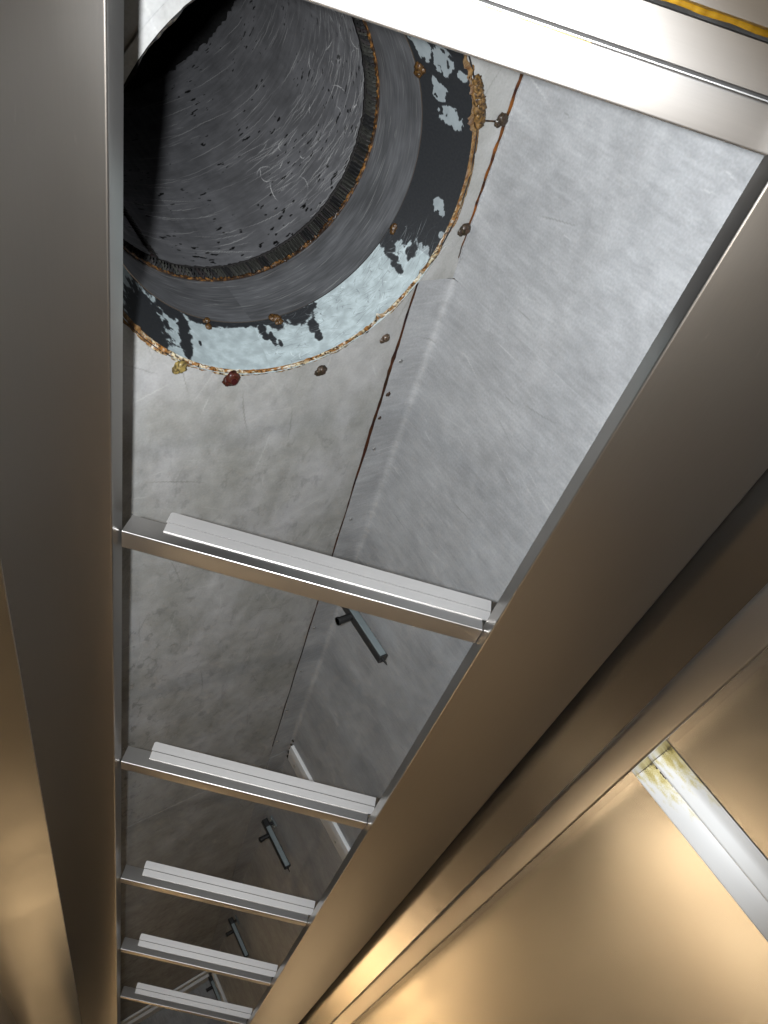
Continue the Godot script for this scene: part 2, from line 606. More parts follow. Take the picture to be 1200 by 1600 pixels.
func bead_line(pts: Array, wid: Callable, at: Callable, c0: Color, c1: Color, seed: int, wobble := 0.5) -> ArrayMesh:
	# a thin uneven bead of rust or grease along a line of [a, b] points; at(a, b, lift) places it
	var nz := noise(seed, 1.0, 3)
	var st := begin()
	var n := pts.size()
	for i in n - 1:
		var q := []
		for k in 2:
			var a: Vector2 = pts[i + k]
			var d: Vector2 = (pts[mini(i + k + 1, n - 1)] - pts[maxi(i + k - 1, 0)]).normalized()
			var s := Vector2(-d.y, d.x)
			var w: float = wid.call(i + k) * (1.0 + wobble * nz.get_noise_1d((i + k) * 0.9))
			var c := c0.lerp(c1, clampf(0.5 + 1.2 * nz.get_noise_1d((i + k) * 0.35 + 50.0), 0.0, 1.0))
			var lo: Vector3 = at.call(a - s * w, 0.0)
			var mid: Vector3 = at.call(a, w * 0.7)
			var hi: Vector3 = at.call(a + s * w, 0.0)
			var up: Vector3 = (at.call(a, 1.0) - at.call(a, 0.0)).normalized()
			var sd: Vector3 = (hi - lo).normalized()
			q.append([[lo, (up - sd).normalized(), Vector2(0, 0), c], [mid, up, Vector2(0.5, 0), c], [hi, (up + sd).normalized(), Vector2(1, 0), c]])
		for m in 2:
			quad(st, q[0][m], q[0][m + 1], q[1][m + 1], q[1][m])
	return st.commit()


func build_plenum() -> void:
	# ceiling with the round opening
	var c := thing("plenum_ceiling", "dull grey steel ceiling sheet of the plenum around the round duct opening", "ceiling panel", p(0.34, 0.4, CEIL))
	var ring := PackedVector2Array([Vector2(-1.0, 0.095), Vector2(1.88, 0.095), Vector2(1.88, 0.684), Vector2(-1.0, 0.684)])
	# keyhole round the opening
	var hole := PackedVector2Array()
	hole.append_array(PackedVector2Array([Vector2(-1.0, 0.095), Vector2(DUCT_L, 0.095)]))
	hole.append_array(circle_points(0.226, -PI / 2, -PI / 2 - TAU, 96, 0.010))
	hole.append_array(PackedVector2Array([Vector2(DUCT_L + 0.0002, 0.095), ring[1], ring[2], ring[3]]))
	part("ceiling_sheet", flat_plate(hole, CEIL, CEIL + 0.0015), mats.ceil, c)
	part("ceiling_sheet", flat_plate(PackedVector2Array([Vector2(1.8815, 0.095), Vector2(4.35, 0.095), Vector2(4.35, 0.684), Vector2(1.8815, 0.684)]), CEIL, CEIL + 0.0015), mats.ceil2, c)
	# rusty line between the flange and the ceiling sheet
	var pts := []
	for i in 90:
		pts.append(Vector2(lerpf(0.455, 1.79, pow(i / 89.0, 1.3)), 0.6235 + 0.0006 * sin(i * 0.7)))
	part("rusty_seam", bead_line(pts, func(i): return lerpf(0.0020, 0.0012, i / 89.0) * (1.0 + 0.9 * smoothstep(8.0, 14.0, i) * (1.0 - smoothstep(28.0, 36.0, i))), func(q, up): return p(q.x, q.y, CEIL - 0.0006 - up), Color(0.008, 0.005, 0.004), Color(0.04, 0.015, 0.006), 5), mats.crust, c)
	pts = []
	for i in 60:
		pts.append(Vector2(lerpf(0.10, 0.425, i / 59.0), 0.681 + 0.0007 * sin(i * 1.1)))
	part("rusty_seam", bead_line(pts, func(i): return 0.0027 * (1.0 - 0.75 * maxf(0.0, i / 59.0 - 0.7) / 0.3), func(q, up): return p(q.x, q.y, CEIL - 0.0004 - up), Color(0.014, 0.007, 0.004), Color(0.12, 0.040, 0.008), 6), mats.crust, c)
	pts = []
	for i in 12:
		pts.append(Vector2(0.250, lerpf(0.645, 0.679, i / 11.0)))
	part("rusty_seam", bead_line(pts, func(_i): return 0.0010, func(q, up): return p(q.x, q.y, CEIL - 0.0004 - up), Color(0.01, 0.007, 0.005), Color(0.04, 0.02, 0.008), 7), mats.crust, c)
	var st := begin()
	for k in 5:
		lump(st, p(0.164 + k * 0.0035, 0.652 + 0.004 * sin(k * 2.0), CEIL), 0.0042 - 0.0005 * k, e_u, 0.25, 60 + k, Color(0.03, 0.012, 0.008), Color(0.05, 0.02, 0.01))
	part("grease_spot", st.commit(), mats.grease, c)
	# grease-covered bolts round the collar
	var bolts := [[0.247, 0.674, 0.0075, 0], [0.382, 0.6745, 0.0080, 0], [0.538, 0.597, 0.0062, 2], [0.576, 0.502, 0.0075, 0], [0.566, 0.370, 0.0105, 1], [0.537, 0.302, 0.0082, 3]]
	var k2 := 0
	for b in bolts:
		st = begin()
		var cols: Array = [[Color(0.010, 0.008, 0.006), Color(0.045, 0.03, 0.018)], [Color(0.012, 0.004, 0.003), Color(0.05, 0.011, 0.006)], [Color(0.02, 0.014, 0.01), Color(0.09, 0.06, 0.04)], [Color(0.025, 0.018, 0.009), Color(0.19, 0.14, 0.045)]][b[3]]
		lump(st, p(b[0], b[1], CEIL - 0.001), b[2], e_u, 0.8, 70 + k2, cols[0], cols[1], 0.2)
		lump(st, p(b[0] + 0.004, b[1] - 0.004, CEIL - 0.001), b[2] * 0.75, e_u, 0.6, 80 + k2, cols[0], cols[1], 0.2)
		rod(st, p(b[0], b[1], CEIL), p(b[0], b[1], CEIL - b[2] * 0.95), b[2] * 0.5, b[2] * 0.42, 6)
		part("greasy_bolt", st.commit(), mats.grease, c)
		k2 += 1

	# back wall of the plenum, folded at the top into a flange under the ceiling
	var wl := thing("plenum_back_wall", "dull grey upright steel sheet at the back of the plenum, streaked by wiping", "wall panel", p(0.4, WALL, 0.15))
	part("wall_sheet", bent([Vector2(WALL, 0.14), Vector2(WALL, CEIL - 0.0008), Vector2(WALL - 0.004, CEIL - 0.0008)], 0.0015, -1.0, 0.4525, 0.003), mats.wall, wl)
	part("wall_sheet", bent([Vector2(WALL, 0.14), Vector2(WALL, CEIL - 0.0006), Vector2(0.6245, CEIL - 0.0006)], 0.0015, 0.4526, 1.858, 0.014), mats.wall, wl)
	var fl := PackedVector2Array([Vector2(0.4524, 0.6245), Vector2(0.43, 0.638), Vector2(0.405, 0.650), Vector2(0.40, 0.660), Vector2(0.425, 0.682), Vector2(0.4524, 0.682)])
	var flange := part("flange", flat_plate(fl, CEIL - 0.0021, CEIL - 0.0004), mats.ceil, wl)
	for q in [[0.583, 0.637], [0.756, 0.640], [0.925, 0.639], [1.09, 0.637], [1.26, 0.635], [1.431, 0.637], [1.604, 0.632], [1.77, 0.634]]:
		st = begin()
		rod(st, p(q[0], q[1], CEIL - 0.002), p(q[0], q[1], CEIL - 0.0036), 0.0032, 0.0024, 12)
		part("rivet", st.commit(), mats.screw, flange)
	for q in [[0.643, 0.633, 0.0042], [0.689, 0.631, 0.0032]]:
		st = begin()
		lump(st, p(q[0], q[1], CEIL - 0.002), q[2], e_u, 0.5, 91, Color(0.012, 0.008, 0.006), Color(0.05, 0.03, 0.02))
		part("greasy_rivet", st.commit(), mats.grease, flange)
	# joint strip half way along
	var far := thing("far_plenum_wall", "browner steel back wall of the plenum beyond the white riveted strip", "wall panel", p(3.0, WALL, 0.15))
	part("wall_sheet", bent([Vector2(WALL, 0.14), Vector2(WALL, CEIL - 0.0008), Vector2(0.6245, CEIL - 0.0008)], 0.0015, 1.8595, 4.35, 0.004), mats.wall2, far)
	var js := thing("joint_strip", "narrow white riveted metal strip running down the plenum back wall", "metal strip", p(1.86, WALL, 0.4))
	var prof := sheet(fillet([Vector2(1.817, 0.0), Vector2(1.817, 0.009), Vector2(1.835, 0.011), Vector2(1.897, 0.0035), Vector2(1.897, 0.0)], 0.0015), 0.001)
	st = begin()
	extrude(st, prof, eye + e_h * WALL, e_l, -e_h, e_u, 0.13, CEIL - 0.012)
	var strip := part("strip", st.commit(), mats.galv, js)
	for u in [0.62, 0.545, 0.47, 0.40, 0.33, 0.26]:
		st = begin()
		rod(st, p(1.868, WALL - 0.0065, u), p(1.868, WALL - 0.0095, u), 0.0042, 0.0032, 12)
		part("rivet", st.commit(), mats.screw, strip)
	st = begin()
	for k in 5:
		lump(st, p(1.80 + 0.022 * k, WALL - 0.004, CEIL - 0.005 - 0.001 * k), 0.005, e_h, 0.6, 33 + k, Color(0.01, 0.008, 0.006), Color(0.05, 0.04, 0.03))
	part("grease_bead", st.commit(), mats.grease, js)

	# end of the plenum
	var en := thing("plenum_end_wall", "dark blue grey steel sheet closing the far end of the plenum", "wall panel", p(4.35, 0.4, 0.3))
	part("end_sheet", bar([Vector2(0.06, -0.1), Vector2(0.7, -0.1), Vector2(0.7, 0.7), Vector2(0.06, 0.7)], eye, e_h, e_u, e_l, 4.352, 4.355), mats.endwall, en)
	var tr := thing("corner_trim", "pale steel angle trim across the ceiling at the far end of the plenum", "metal strip", p(4.25, 0.4, CEIL))
	part("trim_leg", bar(rect(4.14, CEIL - 0.012, 4.20, CEIL - 0.002), eye, e_l, e_u, e_h, 0.1, 0.66), mats.galv, tr)
	part("trim_leg", bar(rect(4.23, CEIL - 0.020, 4.33, CEIL - 0.002), eye, e_l, e_u, e_h, 0.1, 0.66), mats.galv, tr)
	var tr2 := thing("corner_trim", "pale steel angle trim upright on the back wall at the far end of the plenum", "metal strip", p(4.25, WALL, 0.4))
	part("trim_leg", bar(rect(4.18, -0.016, 4.33, -0.002), eye + e_h * WALL, e_l, e_h, e_u, 0.1, CEIL - 0.022), mats.galv, tr2)
	var ne := thing("near_end_wall", "steel sheet closing the near end of the plenum behind the viewer", "wall panel", p(-1.0, 0.4, 0.3))
	part("end_sheet", bar([Vector2(0.06, -0.1), Vector2(0.7, -0.1), Vector2(0.7, 0.7), Vector2(0.06, 0.7)], eye, e_h, e_u, e_l, -1.004, -1.001), mats.wall, ne)

	# pins hanging from brackets on the back wall
	var at := [1.142, 2.275, 3.28, 4.23]
	var lab := ["black latch pin on the plenum wall under the nearest crossbar", "black latch pin on the plenum wall beside the white riveted strip", "small black latch pin seen under the third crossbar", "farthest black latch pin, by the far corner trim"]
	for i in 4:
		var o := thing("latch_pin", lab[i], "latch", p(at[i], WALL, 0.55), "latch pins along the plenum back wall")
		var h := 0.662
		part("pin_body", bar(rect(-0.0105, -0.009, 0.0105, 0.009, 0.003), p(at[i], h, 0), e_l, e_h, e_u, 0.490, 0.645), mats.black, o)
		part("face_plate", bar(rect(-0.0125, -0.0075, -0.0100, 0.0065, 0.001), p(at[i], h, 0), e_l, e_h, e_u, 0.493, 0.620), mats.pipe, o)
		st = begin()
		rod(st, p(at[i], h - 0.005, 0.598), p(at[i], h - 0.038, 0.598), 0.0075, 0.0075, 12)
		rod(st, p(at[i], h - 0.034, 0.598), p(at[i], h - 0.038, 0.598), 0.0088, 0.0088, 12)
		part("stub", st.commit(), mats.black, o)
		st = begin()
		rod(st, p(at[i], h, 0.492), p(at[i], h, 0.477), 0.003, 0.001, 8)
		part("tip", st.commit(), mats.black, o)
		st = begin()
		rod(st, p(at[i], h, 0.626), p(at[i], WALL + 0.001, 0.626), 0.005, 0.005, 10)
		part("bracket", st.commit(), mats.black, o)
		var plate := part("base_plate", bar(rect(-0.014, -0.0045, 0.014, -0.0016, 0.001), p(at[i], WALL, 0), e_l, e_h, e_u, 0.608, 0.644), mats.pipe, o)
		for u in [0.614, 0.638]:
			st = begin()
			rod(st, p(at[i], WALL - 0.004, u), p(at[i], WALL - 0.0072, u), 0.0032, 0.0026, 8)
			part("screw", st.commit(), mats.screw, plate)


func build_duct() -> void:
	var none := func(_a, _k): return [0.0, 0.0, Color.WHITE]
	var col := thing("duct_collar", "round blue grey duct collar smeared with black grease, rusty caulk round its rim", "duct collar", p(DUCT_L, DUCT_H, CEIL))
	var st := begin()
	var nz := noise(61, 2.2, 3)
	lathe(st, [Vector2(0.2285, CEIL - 0.002), Vector2(0.219, CEIL + 0.018), Vector2(0.209, CEIL + 0.040), Vector2(0.198, 0.733)], 192, func(a, k): return [0.0, 0.0, Color.WHITE], [0.0, 0.3, 0.63, 1.0])
	part("collar_cone", st.commit(), mats.collar, col)
	st = begin()
	lathe(st, [Vector2(0.198, 0.734), Vector2(0.2005, 0.737), Vector2(0.2325, CEIL + 0.002)], 96, none)
	part("collar_back", st.commit(), mats.gap, col)
	# caulk: lumpy crust, cream and orange below, dark and rusty to the right
	var n2 := noise(62, 20.0, 3)
	var n3 := noise(63, 5.0, 3)
	var n6 := noise(66, 42.0, 2)
	var n7 := noise(67, 11.0, 3)
	st = begin()
	var prof := []
	for k in 9:
		var t := PI * k / 8.0
		prof.append(Vector2(0.2265 - 0.0045 * cos(t) + 0.0015, CEIL + 0.001 - 0.004 * sin(t)))
	lathe(st, prof, 1100, func(a, k):
		var deg := rad_to_deg(a) if a < PI else rad_to_deg(a) - 360.0
		var x := cos(a)
		var y := sin(a)
		var big := n3.get_noise_3d(x, y, k * 0.05)
		var sm := n2.get_noise_3d(x, y, k * 0.16)
		var heavy := 1.0 + 1.3 * smoothstep(95.0, 116.0, deg) * (1.0 - smoothstep(126.0, 140.0, deg)) + 1.1 * smoothstep(28.0, 44.0, deg) * (1.0 - smoothstep(64.0, 72.0, deg))
		heavy *= clampf(0.75 + 1.6 * n3.get_noise_3d(x * 1.7, y * 1.7, 8.0), 0.2, 1.6)
		var b: float = sin(PI * k / 8.0)
		var c := Color(0.40, 0.35, 0.23).lerp(Color(0.19, 0.085, 0.022), smoothstep(-0.16, 0.12, n7.get_noise_3d(x, y, k * 0.03)))
		var fl := n6.get_noise_3d(x, y, k * 0.05)
		c = c.lerp(Color(0.10, 0.045, 0.014), smoothstep(0.05, 0.3, -fl) * 0.6)
		c = c.lerp(Color(0.016, 0.010, 0.007), smoothstep(0.08, 0.2, sm * 0.5 + fl * 0.6))
		c = c.lerp(Color(0.5, 0.5, 0.46), smoothstep(0.22, 0.40, -sm) * 0.7)
		var rust := clampf(smoothstep(66.0, 100.0, deg) + smoothstep(-42.0, -52.0, deg), 0.0, 1.0)
		c = c.lerp(Color(0.06, 0.027, 0.010).lerp(Color(0.17, 0.10, 0.04), smoothstep(-0.1, 0.3, sm)), rust * 0.85)
		var near := clampf(smoothstep(140.0, 152.0, deg) + smoothstep(-62.0, -75.0, deg), 0.0, 1.0)
		c = c.lerp(Color(0.006, 0.005, 0.005).lerp(Color(0.03, 0.024, 0.018), smoothstep(0.1, 0.4, sm)), near)
		return [-(prof[k].x - 0.2232) * 0.8 * near + (1.0 - 0.6 * near) * (0.0040 * big + 0.0018 * sm) * b * heavy - 0.0022 * b * (heavy - 0.6) - 0.009 * near, (0.0022 - 0.0022 * maxf(0.0, big) - 0.0008 * sm) * b, c])
	part("caulk_bead", st.commit(), mats.crust, col)
	for q in [[-21.0, 1.0, 4, 0.0040], [8.0, 1.0, 6, 0.0050], [66.0, 0.96, 4, 0.0054], [123.5, 0.98, 4, 0.0050]]:
		st = begin()
		for k in q[2]:
			var a: float = deg_to_rad(q[0] + rng.randf_range(0.0, 4.0))
			var t: float = q[1] - rng.randf_range(0.0, 0.16)
			var r: float = 0.2285 - 0.0315 * t - 0.001
			lump(st, p(DUCT_L + cos(a) * r, DUCT_H + sin(a) * r, CEIL + 0.066 * t), q[3] * rng.randf_range(0.5, 1.1), Vector3(cos(a) * 0.0 + sin(a), 0.5, -cos(a)).normalized(), 0.7, 140 + k, Color(0.008, 0.005, 0.003), Color(0.085, 0.042, 0.012), 0.25)
		part("grease_drip", st.commit(), mats.grease, col)
	# big lumps of caulk on the right
	st = begin()
	for k in 7:
		var a := deg_to_rad(112.0 + 2.0 * k)
		lump(st, p(DUCT_L + cos(a) * 0.231, DUCT_H + sin(a) * 0.231, CEIL - 0.001), 0.0085 - 0.0006 * absf(k - 2.0), e_u, 0.7, 170 + k, Color(0.010, 0.006, 0.004), Color(0.15, 0.085, 0.028), 0.3)
	part("caulk_lump", st.commit(), mats.grease, col)

	var d := thing("exhaust_duct", "round dark steel exhaust duct rising above the collar, scratched and greasy inside", "duct", p(DUCT_L, DUCT_H, 0.75))
	st = begin()
	lathe(st, [Vector2(0.197, 0.7335), Vector2(0.196, 0.78), Vector2(0.1945, 0.826)], 160, none)
	part("sleeve", st.commit(), mats.sleeve, d)
	# crimped black ring where the sleeve meets the duct
	st = begin()
	var n4 := noise(64, 9.0, 2)
	lathe(st, [Vector2(0.1945, 0.8262), Vector2(0.1935, 0.829), Vector2(0.1925, 0.835), Vector2(0.1918, 0.845), Vector2(0.1915, 0.853), Vector2(0.195, 0.857)], 1440, func(a, k):
		var wob := n4.get_noise_2d(cos(a), sin(a))
		var wob2 := n4.get_noise_2d(cos(a) * 3.0 + 9.0, sin(a) * 3.0)
		var tooth := clampf(2.2 * sin(a * 230.0 + 3.0 * wob + 0.9 * k * (0.3 + smoothstep(1.2, 2.2, a))), -1.0, 1.0)
		var amp: float = [0.0, 1.0, 1.0, 0.85, 0.25, 0.0][k]
		return [(-0.0050 * tooth + 0.0012 * wob2) * amp, 0.0, Color(0.034, 0.032, 0.030).lerp(Color(0.018, 0.017, 0.016), smoothstep(-0.1, 0.3, wob))])
	part("crimped_ring", st.commit(), mats.crust, d)
	st = begin()
	var bead := []
	for k in 7:
		var t := PI * k / 6.0
		bead.append(Vector2(0.1935 - 0.0022 * sin(t), 0.8265 + 0.0026 * cos(t)))
	lathe(st, bead, 900, func(a, k):
		var deg := rad_to_deg(a) if a < PI else rad_to_deg(a) - 360.0
		var sm := n2.get_noise_3d(cos(a), sin(a), k * 0.1 + 4.0)
		var heavy := 0.2 + 1.3 * smoothstep(10.0, 25.0, deg) * (1.0 - smoothstep(50.0, 62.0, deg)) + 0.4 * smoothstep(-20.0, -5.0, deg) * (1.0 - smoothstep(5.0, 12.0, deg))
		var c := Color(0.018, 0.011, 0.007).lerp(Color(0.15, 0.068, 0.016), smoothstep(0.05, 0.42, sm + 0.35 * n3.get_noise_3d(cos(a) * 2.0, sin(a) * 2.0, 3.0)))
		var b := sin(PI * k / 6.0)
		return [-(0.0022 * heavy + 0.0035 * sm * (0.4 + heavy)) * b, -(0.002 * heavy * b) + 0.0025 * sm * b, c])
	part("amber_bead", st.commit(), mats.grease, d)
	st = begin()
	var up := []
	var vs := []
	for k in 12:
		var u := lerpf(0.8575, 1.33, k / 11.0)
		up.append(Vector2(0.1905, u))
		vs.append((u - 0.8575) / 0.62)
	var n5 := noise(65, 6.0, 3)
	# the top is cut at a slant, where the elbow above begins
	lathe(st, up, 360, func(a, k):
		var du: float = (0.0022 * n5.get_noise_2d(cos(a) * 3.0, sin(a) * 3.0) + 0.0012 * n2.get_noise_2d(cos(a), sin(a))) if k == 0 else (-0.12 + 0.2 * cos(a - 0.35) + 0.002 * n5.get_noise_2d(cos(a), sin(a))) * k / 11.0
		return [0.0008 * n4.get_noise_2d(cos(a) * 2.0, sin(a) * 2.0 + k), du, Color.WHITE], vs)
	part("duct_wall", st.commit(), mats.duct, d)
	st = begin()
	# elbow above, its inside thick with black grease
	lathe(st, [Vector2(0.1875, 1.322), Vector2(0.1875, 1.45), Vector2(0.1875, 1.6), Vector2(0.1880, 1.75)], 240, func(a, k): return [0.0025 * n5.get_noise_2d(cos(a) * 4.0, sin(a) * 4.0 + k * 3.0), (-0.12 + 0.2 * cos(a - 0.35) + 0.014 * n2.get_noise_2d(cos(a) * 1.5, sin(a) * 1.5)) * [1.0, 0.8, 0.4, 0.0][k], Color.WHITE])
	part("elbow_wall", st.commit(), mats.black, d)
	st = begin()
	lathe(st, [Vector2(0.194, 0.8575), Vector2(0.2035, 0.8575), Vector2(0.2035, 1.76)], 96, none)
	lathe(st, [Vector2(0.2035, 1.76), Vector2(0.0005, 1.76)], 96, none)
	part("outer_shell", st.commit(), mats.gap, d)
	# upright lap seam of the duct, caked black
	st = begin()
	for k in 40:
		var u := 0.858 + 0.009 * k
		var a := deg_to_rad(-26.0 + 0.12 * k)
		lump(st, p(DUCT_L + cos(a) * 0.1905, DUCT_H + sin(a) * 0.1905, u), 0.0058, Vector3(sin(a), 0, -cos(a)).normalized(), 0.5, 200 + k, Color(0.006, 0.005, 0.005), Color(0.02, 0.018, 0.016), 0.25)
	part("lap_seam", st.commit(), mats.grease, d)


func channel(w0: float, w1: float, depth: float) -> PackedVector2Array:
	# rail: face at FRAME_V, returns at both sides; given across w, out v
	var s := signf(w1 - w0)
	var line := fillet([Vector2(w0, FRAME_V + depth), Vector2(w0, FRAME_V), Vector2(w1, FRAME_V), Vector2(w1, FRAME_V + depth)], 0.0022, 5)
	return sheet(line, 0.0012 * (s if true else 1.0))


func build_frame() -> void:
	var l0 := -0.9
	var l1 := 4.345
	# upper rail (left in the view)
	var up := thing("upper_filter_rail", "wide brushed steel rail along the left side of the filter opening", "rail", pf(0, -0.27, FRAME_V))
	var st := begin()
	extrude(st, channel(-0.2085, -0.3375, 0.0265), eye, e_w, e_v, e_l, l0, l1)
	part("rail_channel", st.commit(), mats.steel, up)
	var lo := thing("lower_filter_rail", "wide brushed steel rail along the right side of the filter opening", "rail", pf(0, 0.27, FRAME_V))
	st = begin()
	extrude(st, channel(0.2065, 0.3375, 0.0265), eye, e_w, e_v, e_l, l0, l1)
	part("rail_channel", st.commit(), mats.steel, lo)

	# crossbars
	var near := ["", "nearest whole crossbar of the filter frame, above the first black pin", "second whole crossbar of the filter frame, crossing before the white wall strip", "third whole crossbar of the filter frame, with a gold reflection", "fourth whole crossbar, just before the dark end wall", "fifth whole crossbar, lowest in the view"]
	for i in range(1, 6):
		var l := 0.635 + 0.562 * (i - 1)
		var o := thing("crossbar", near[i], "crossbar", pf(l, 0, 0.52), "crossbars of the filter frame")
		crossbar(o, l)
	# the nearest one, close over the viewer, with the plates that close the rest of the frame
	var b := thing("crossbar", "bright overexposed crossbar closest to the viewer, cut by the top of the picture", "crossbar", pf(0.08, 0, 0.52), "crossbars of the filter frame")
	crossbar(b, 0.0815)
	var pl := thing("filter_plate", "bright smooth steel plate beside the nearest crossbar, a thin yellow bead on its edge", "steel plate", pf(0.03, 0, 0.52))
	part("edge_plate", bar(rect(0.0545, 0.521, 0.0795, 0.523, 0.0008), eye, e_l, e_v, e_w, -0.207, 0.205), mats.bar, pl)
	part("cover_plate", bar(rect(-0.45, 0.516, 0.0490, 0.520, 0.0012), eye, e_l, e_v, e_w, -0.206, 0.204), mats.bar, pl)
	st = begin()
	var pts := []
	for i in 70:
		pts.append(Vector2(lerpf(0.02, 0.203, i / 69.0), 0.0505 + 0.0003 * sin(i * 0.5)))
	part("yellow_bead", bead_line(pts, func(i): return 0.0016, func(q, lift): return pf(q.y, q.x, 0.5175 - lift), Color(0.30, 0.15, 0.006), Color(0.50, 0.28, 0.02), 9, 0.12), mats.grease, pl)  # uneven yellow bead along the edge of the cover plate
	pts = []
	for i in 50:
		pts.append(Vector2(lerpf(-0.03, 0.075, i / 49.0), 0.0822))
	part("yellow_bead", bead_line(pts, func(i): return 0.0006 * (1.0 - i / 60.0), func(q, lift): return pf(q.y, q.x, 0.5196 - lift), Color(0.50, 0.36, 0.10), Color(0.6, 0.48, 0.2), 10, 0.1), mats.grease, pl)  # finer, paler yellow bead by the crossbar edge


func crossbar(o: Node3D, l: float) -> void:
	var v := 0.52
	var line := fillet([Vector2(l + 0.0060, v + 0.031), Vector2(l, v), Vector2(l + 0.0275, v), Vector2(l + 0.0275, v + 0.031)], 0.0022, 5)
	var st := begin()
	extrude(st, sheet(line, 0.0011), eye, e_l, e_v, e_w, -0.2065, 0.2055)
	part("channel", st.commit(), mats.bar, o)
	# stop strip along its upper edge, set in from the left end: a flange and a lip with a line between
	st = begin()
	extrude(st, PackedVector2Array([Vector2(l + 0.0020, v + 0.0175), Vector2(l + 0.0036, v + 0.0175), Vector2(l + 0.0036, v + 0.0308), Vector2(l + 0.0020, v + 0.0308)]), eye, e_l, e_v, e_w, -0.1665, 0.2145)
	part("strip_flange", st.commit(), mats.bright, o)
	var ring := PackedVector2Array([Vector2(-0.168, v + 0.0320), Vector2(0.2150, v + 0.0320), Vector2(0.2150, v + 0.0475), Vector2(-0.165, v + 0.0475), Vector2(-0.1672, v + 0.0466), Vector2(-0.168, v + 0.0445)])
	st = begin()
	extrude(st, ring, eye, e_w, e_v, e_l, l + 0.0020, l + 0.0033)
	part("stop_strip", st.commit(), mats.bright, o)


func build_trough_and_walls() -> void:
	var c1 := hu(0.3375, FRAME_V)
	var g := thing("grease_trough", "long steel grease trough under the lower rail, folded in steps", "trough", p(0.5, 0.6, 0.08))
	# return under the rail, back plate, bottom, front lip
	var c2 := hu(0.3375, FRAME_V + 0.0265)
	part("back_plate", bent([c2 + Vector2(-0.001, 0.002), Vector2(0.6335, c2.y + 0.002), Vector2(0.6335, 0.064)], -0.0012, -0.9, 4.34, 0.001), mats.trough, g)
	part("front_lip", bent([Vector2(0.592, 0.0955), Vector2(0.5862, 0.0942), Vector2(0.5855, 0.0905), Vector2(0.5855, 0.0605), Vector2(0.590, 0.0605)], -0.0012, -0.9, 4.34, 0.002), mats.steel, g)
	part("bottom_plate", bent([Vector2(0.5902, 0.0607), Vector2(0.6845, 0.0607)], -0.0012, -0.9, 4.34, 0.001), mats.trough, g)

	# lower back wall in two panels
	var jl := 0.757
	var w1 := thing("hood_back_panel", "golden brown steel back panel below the trough, right of the bright joint", "wall panel", p(0.0, WALL, -0.5))
	part("panel_sheet", bar([Vector2(-0.9, 0.0), Vector2(jl - 0.035, 0.0), Vector2(jl - 0.035, 0.0015), Vector2(-0.9, 0.0015)], eye + e_h * WALL, e_l, e_h, e_u, -1.6, 0.1385), mats.panel, w1)
	var w2 := thing("hood_back_panel", "golden brown steel back panel below the trough, left of the bright joint", "wall panel", p(2.0, WALL, -0.5))
	part("panel_sheet", bar([Vector2(jl + 0.0318, 0.0), Vector2(6.5, 0.0), Vector2(6.5, 0.0015), Vector2(jl + 0.0318, 0.0015)], eye + e_h * WALL, e_l, e_h, e_u, -1.6, 0.1385), mats.panel, w2)
	var j := thing("panel_joint", "bright folded joint strip between the two back panels, yellow grease stain at its top", "joint strip", p(jl, WALL, -0.2))
	# two lapped folds that rise towards the viewer, and the groove between them
	var fold1 := fillet([Vector2(jl - 0.0360, 0.0012), Vector2(jl - 0.024, 0.0035), Vector2(jl - 0.008, 0.0135), Vector2(jl - 0.0051, 0.0135), Vector2(jl - 0.0051, 0.0012)], 0.006)
	var st := begin()
	extrude(st, fold1, eye + e_h * WALL, e_l, -e_h, e_u, -1.6, 0.0590)
	part("fold", st.commit(), mats.joint, j)
	var fold2 := fillet([Vector2(jl + 0.0051, 0.0012), Vector2(jl + 0.0051, 0.003), Vector2(jl + 0.030, 0.018), Vector2(jl + 0.0320, 0.0175), Vector2(jl + 0.0320, 0.0012)], 0.0012)
	st = begin()
	extrude(st, fold2, eye + e_h * WALL, e_l, -e_h, e_u, -1.6, 0.0590)
	part("fold", st.commit(), mats.joint, j)
	st = begin()
	for k in 22:
		var u: float = 0.058 - 0.034 * pow(rng.randf(), 1.5)
		lump(st, p(jl + rng.randf_range(-0.006, 0.008), WALL - 0.003, u), rng.randf_range(0.0012, 0.003), e_h, 0.5, 360 + k, Color(0.01, 0.009, 0.008), Color(0.05, 0.04, 0.03), 0.6)
	part("black_grease", st.commit(), mats.grease, j)
	part("groove", bar(rect(jl - 0.0050, 0.0, jl + 0.0050, 0.0024, 0.0008), eye + e_h * WALL, e_l, -e_h, e_u, -1.6, 0.0590), mats.groove, j)

	# canopy ceiling and front panel on the left
	var c0 := hu(-0.3375, FRAME_V)
	var cp := thing("canopy_panel", "level steel panel left of the upper rail with a golden reflection", "ceiling panel", p(1.0, 0.0, c0.y))
	part("panel_sheet", bent([Vector2(c0.x - 0.0005, c0.y + 0.002), Vector2(-0.098, c0.y + 0.002)], 0.0015, -0.9, 4.345, 0.001), mats.panel, cp)
	var fp := thing("front_panel", "upright steel panel of the hood front at the lower left corner", "wall panel", p(1.0, -0.1, 0.4))
	part("panel_sheet", bent([Vector2(-0.100, c0.y + 0.003), Vector2(-0.100, 0.31), Vector2(-0.085, 0.31)], 0.0015, -0.9, 4.345, 0.002), mats.dull, fp)
	var up := thing("plenum_front_plate", "narrow steel plate between the upper rail and the plenum ceiling", "wall panel", p(1.0, 0.09, 0.63))
	part("plate", bent([Vector2(0.0925, c0.y + 0.0045), Vector2(0.0925, CEIL + 0.001)], 0.0015, -0.9, 4.345, 0.001), mats.wall, up)


# ---------------------------------------------------------------- the kitchen below, seen only in the steel

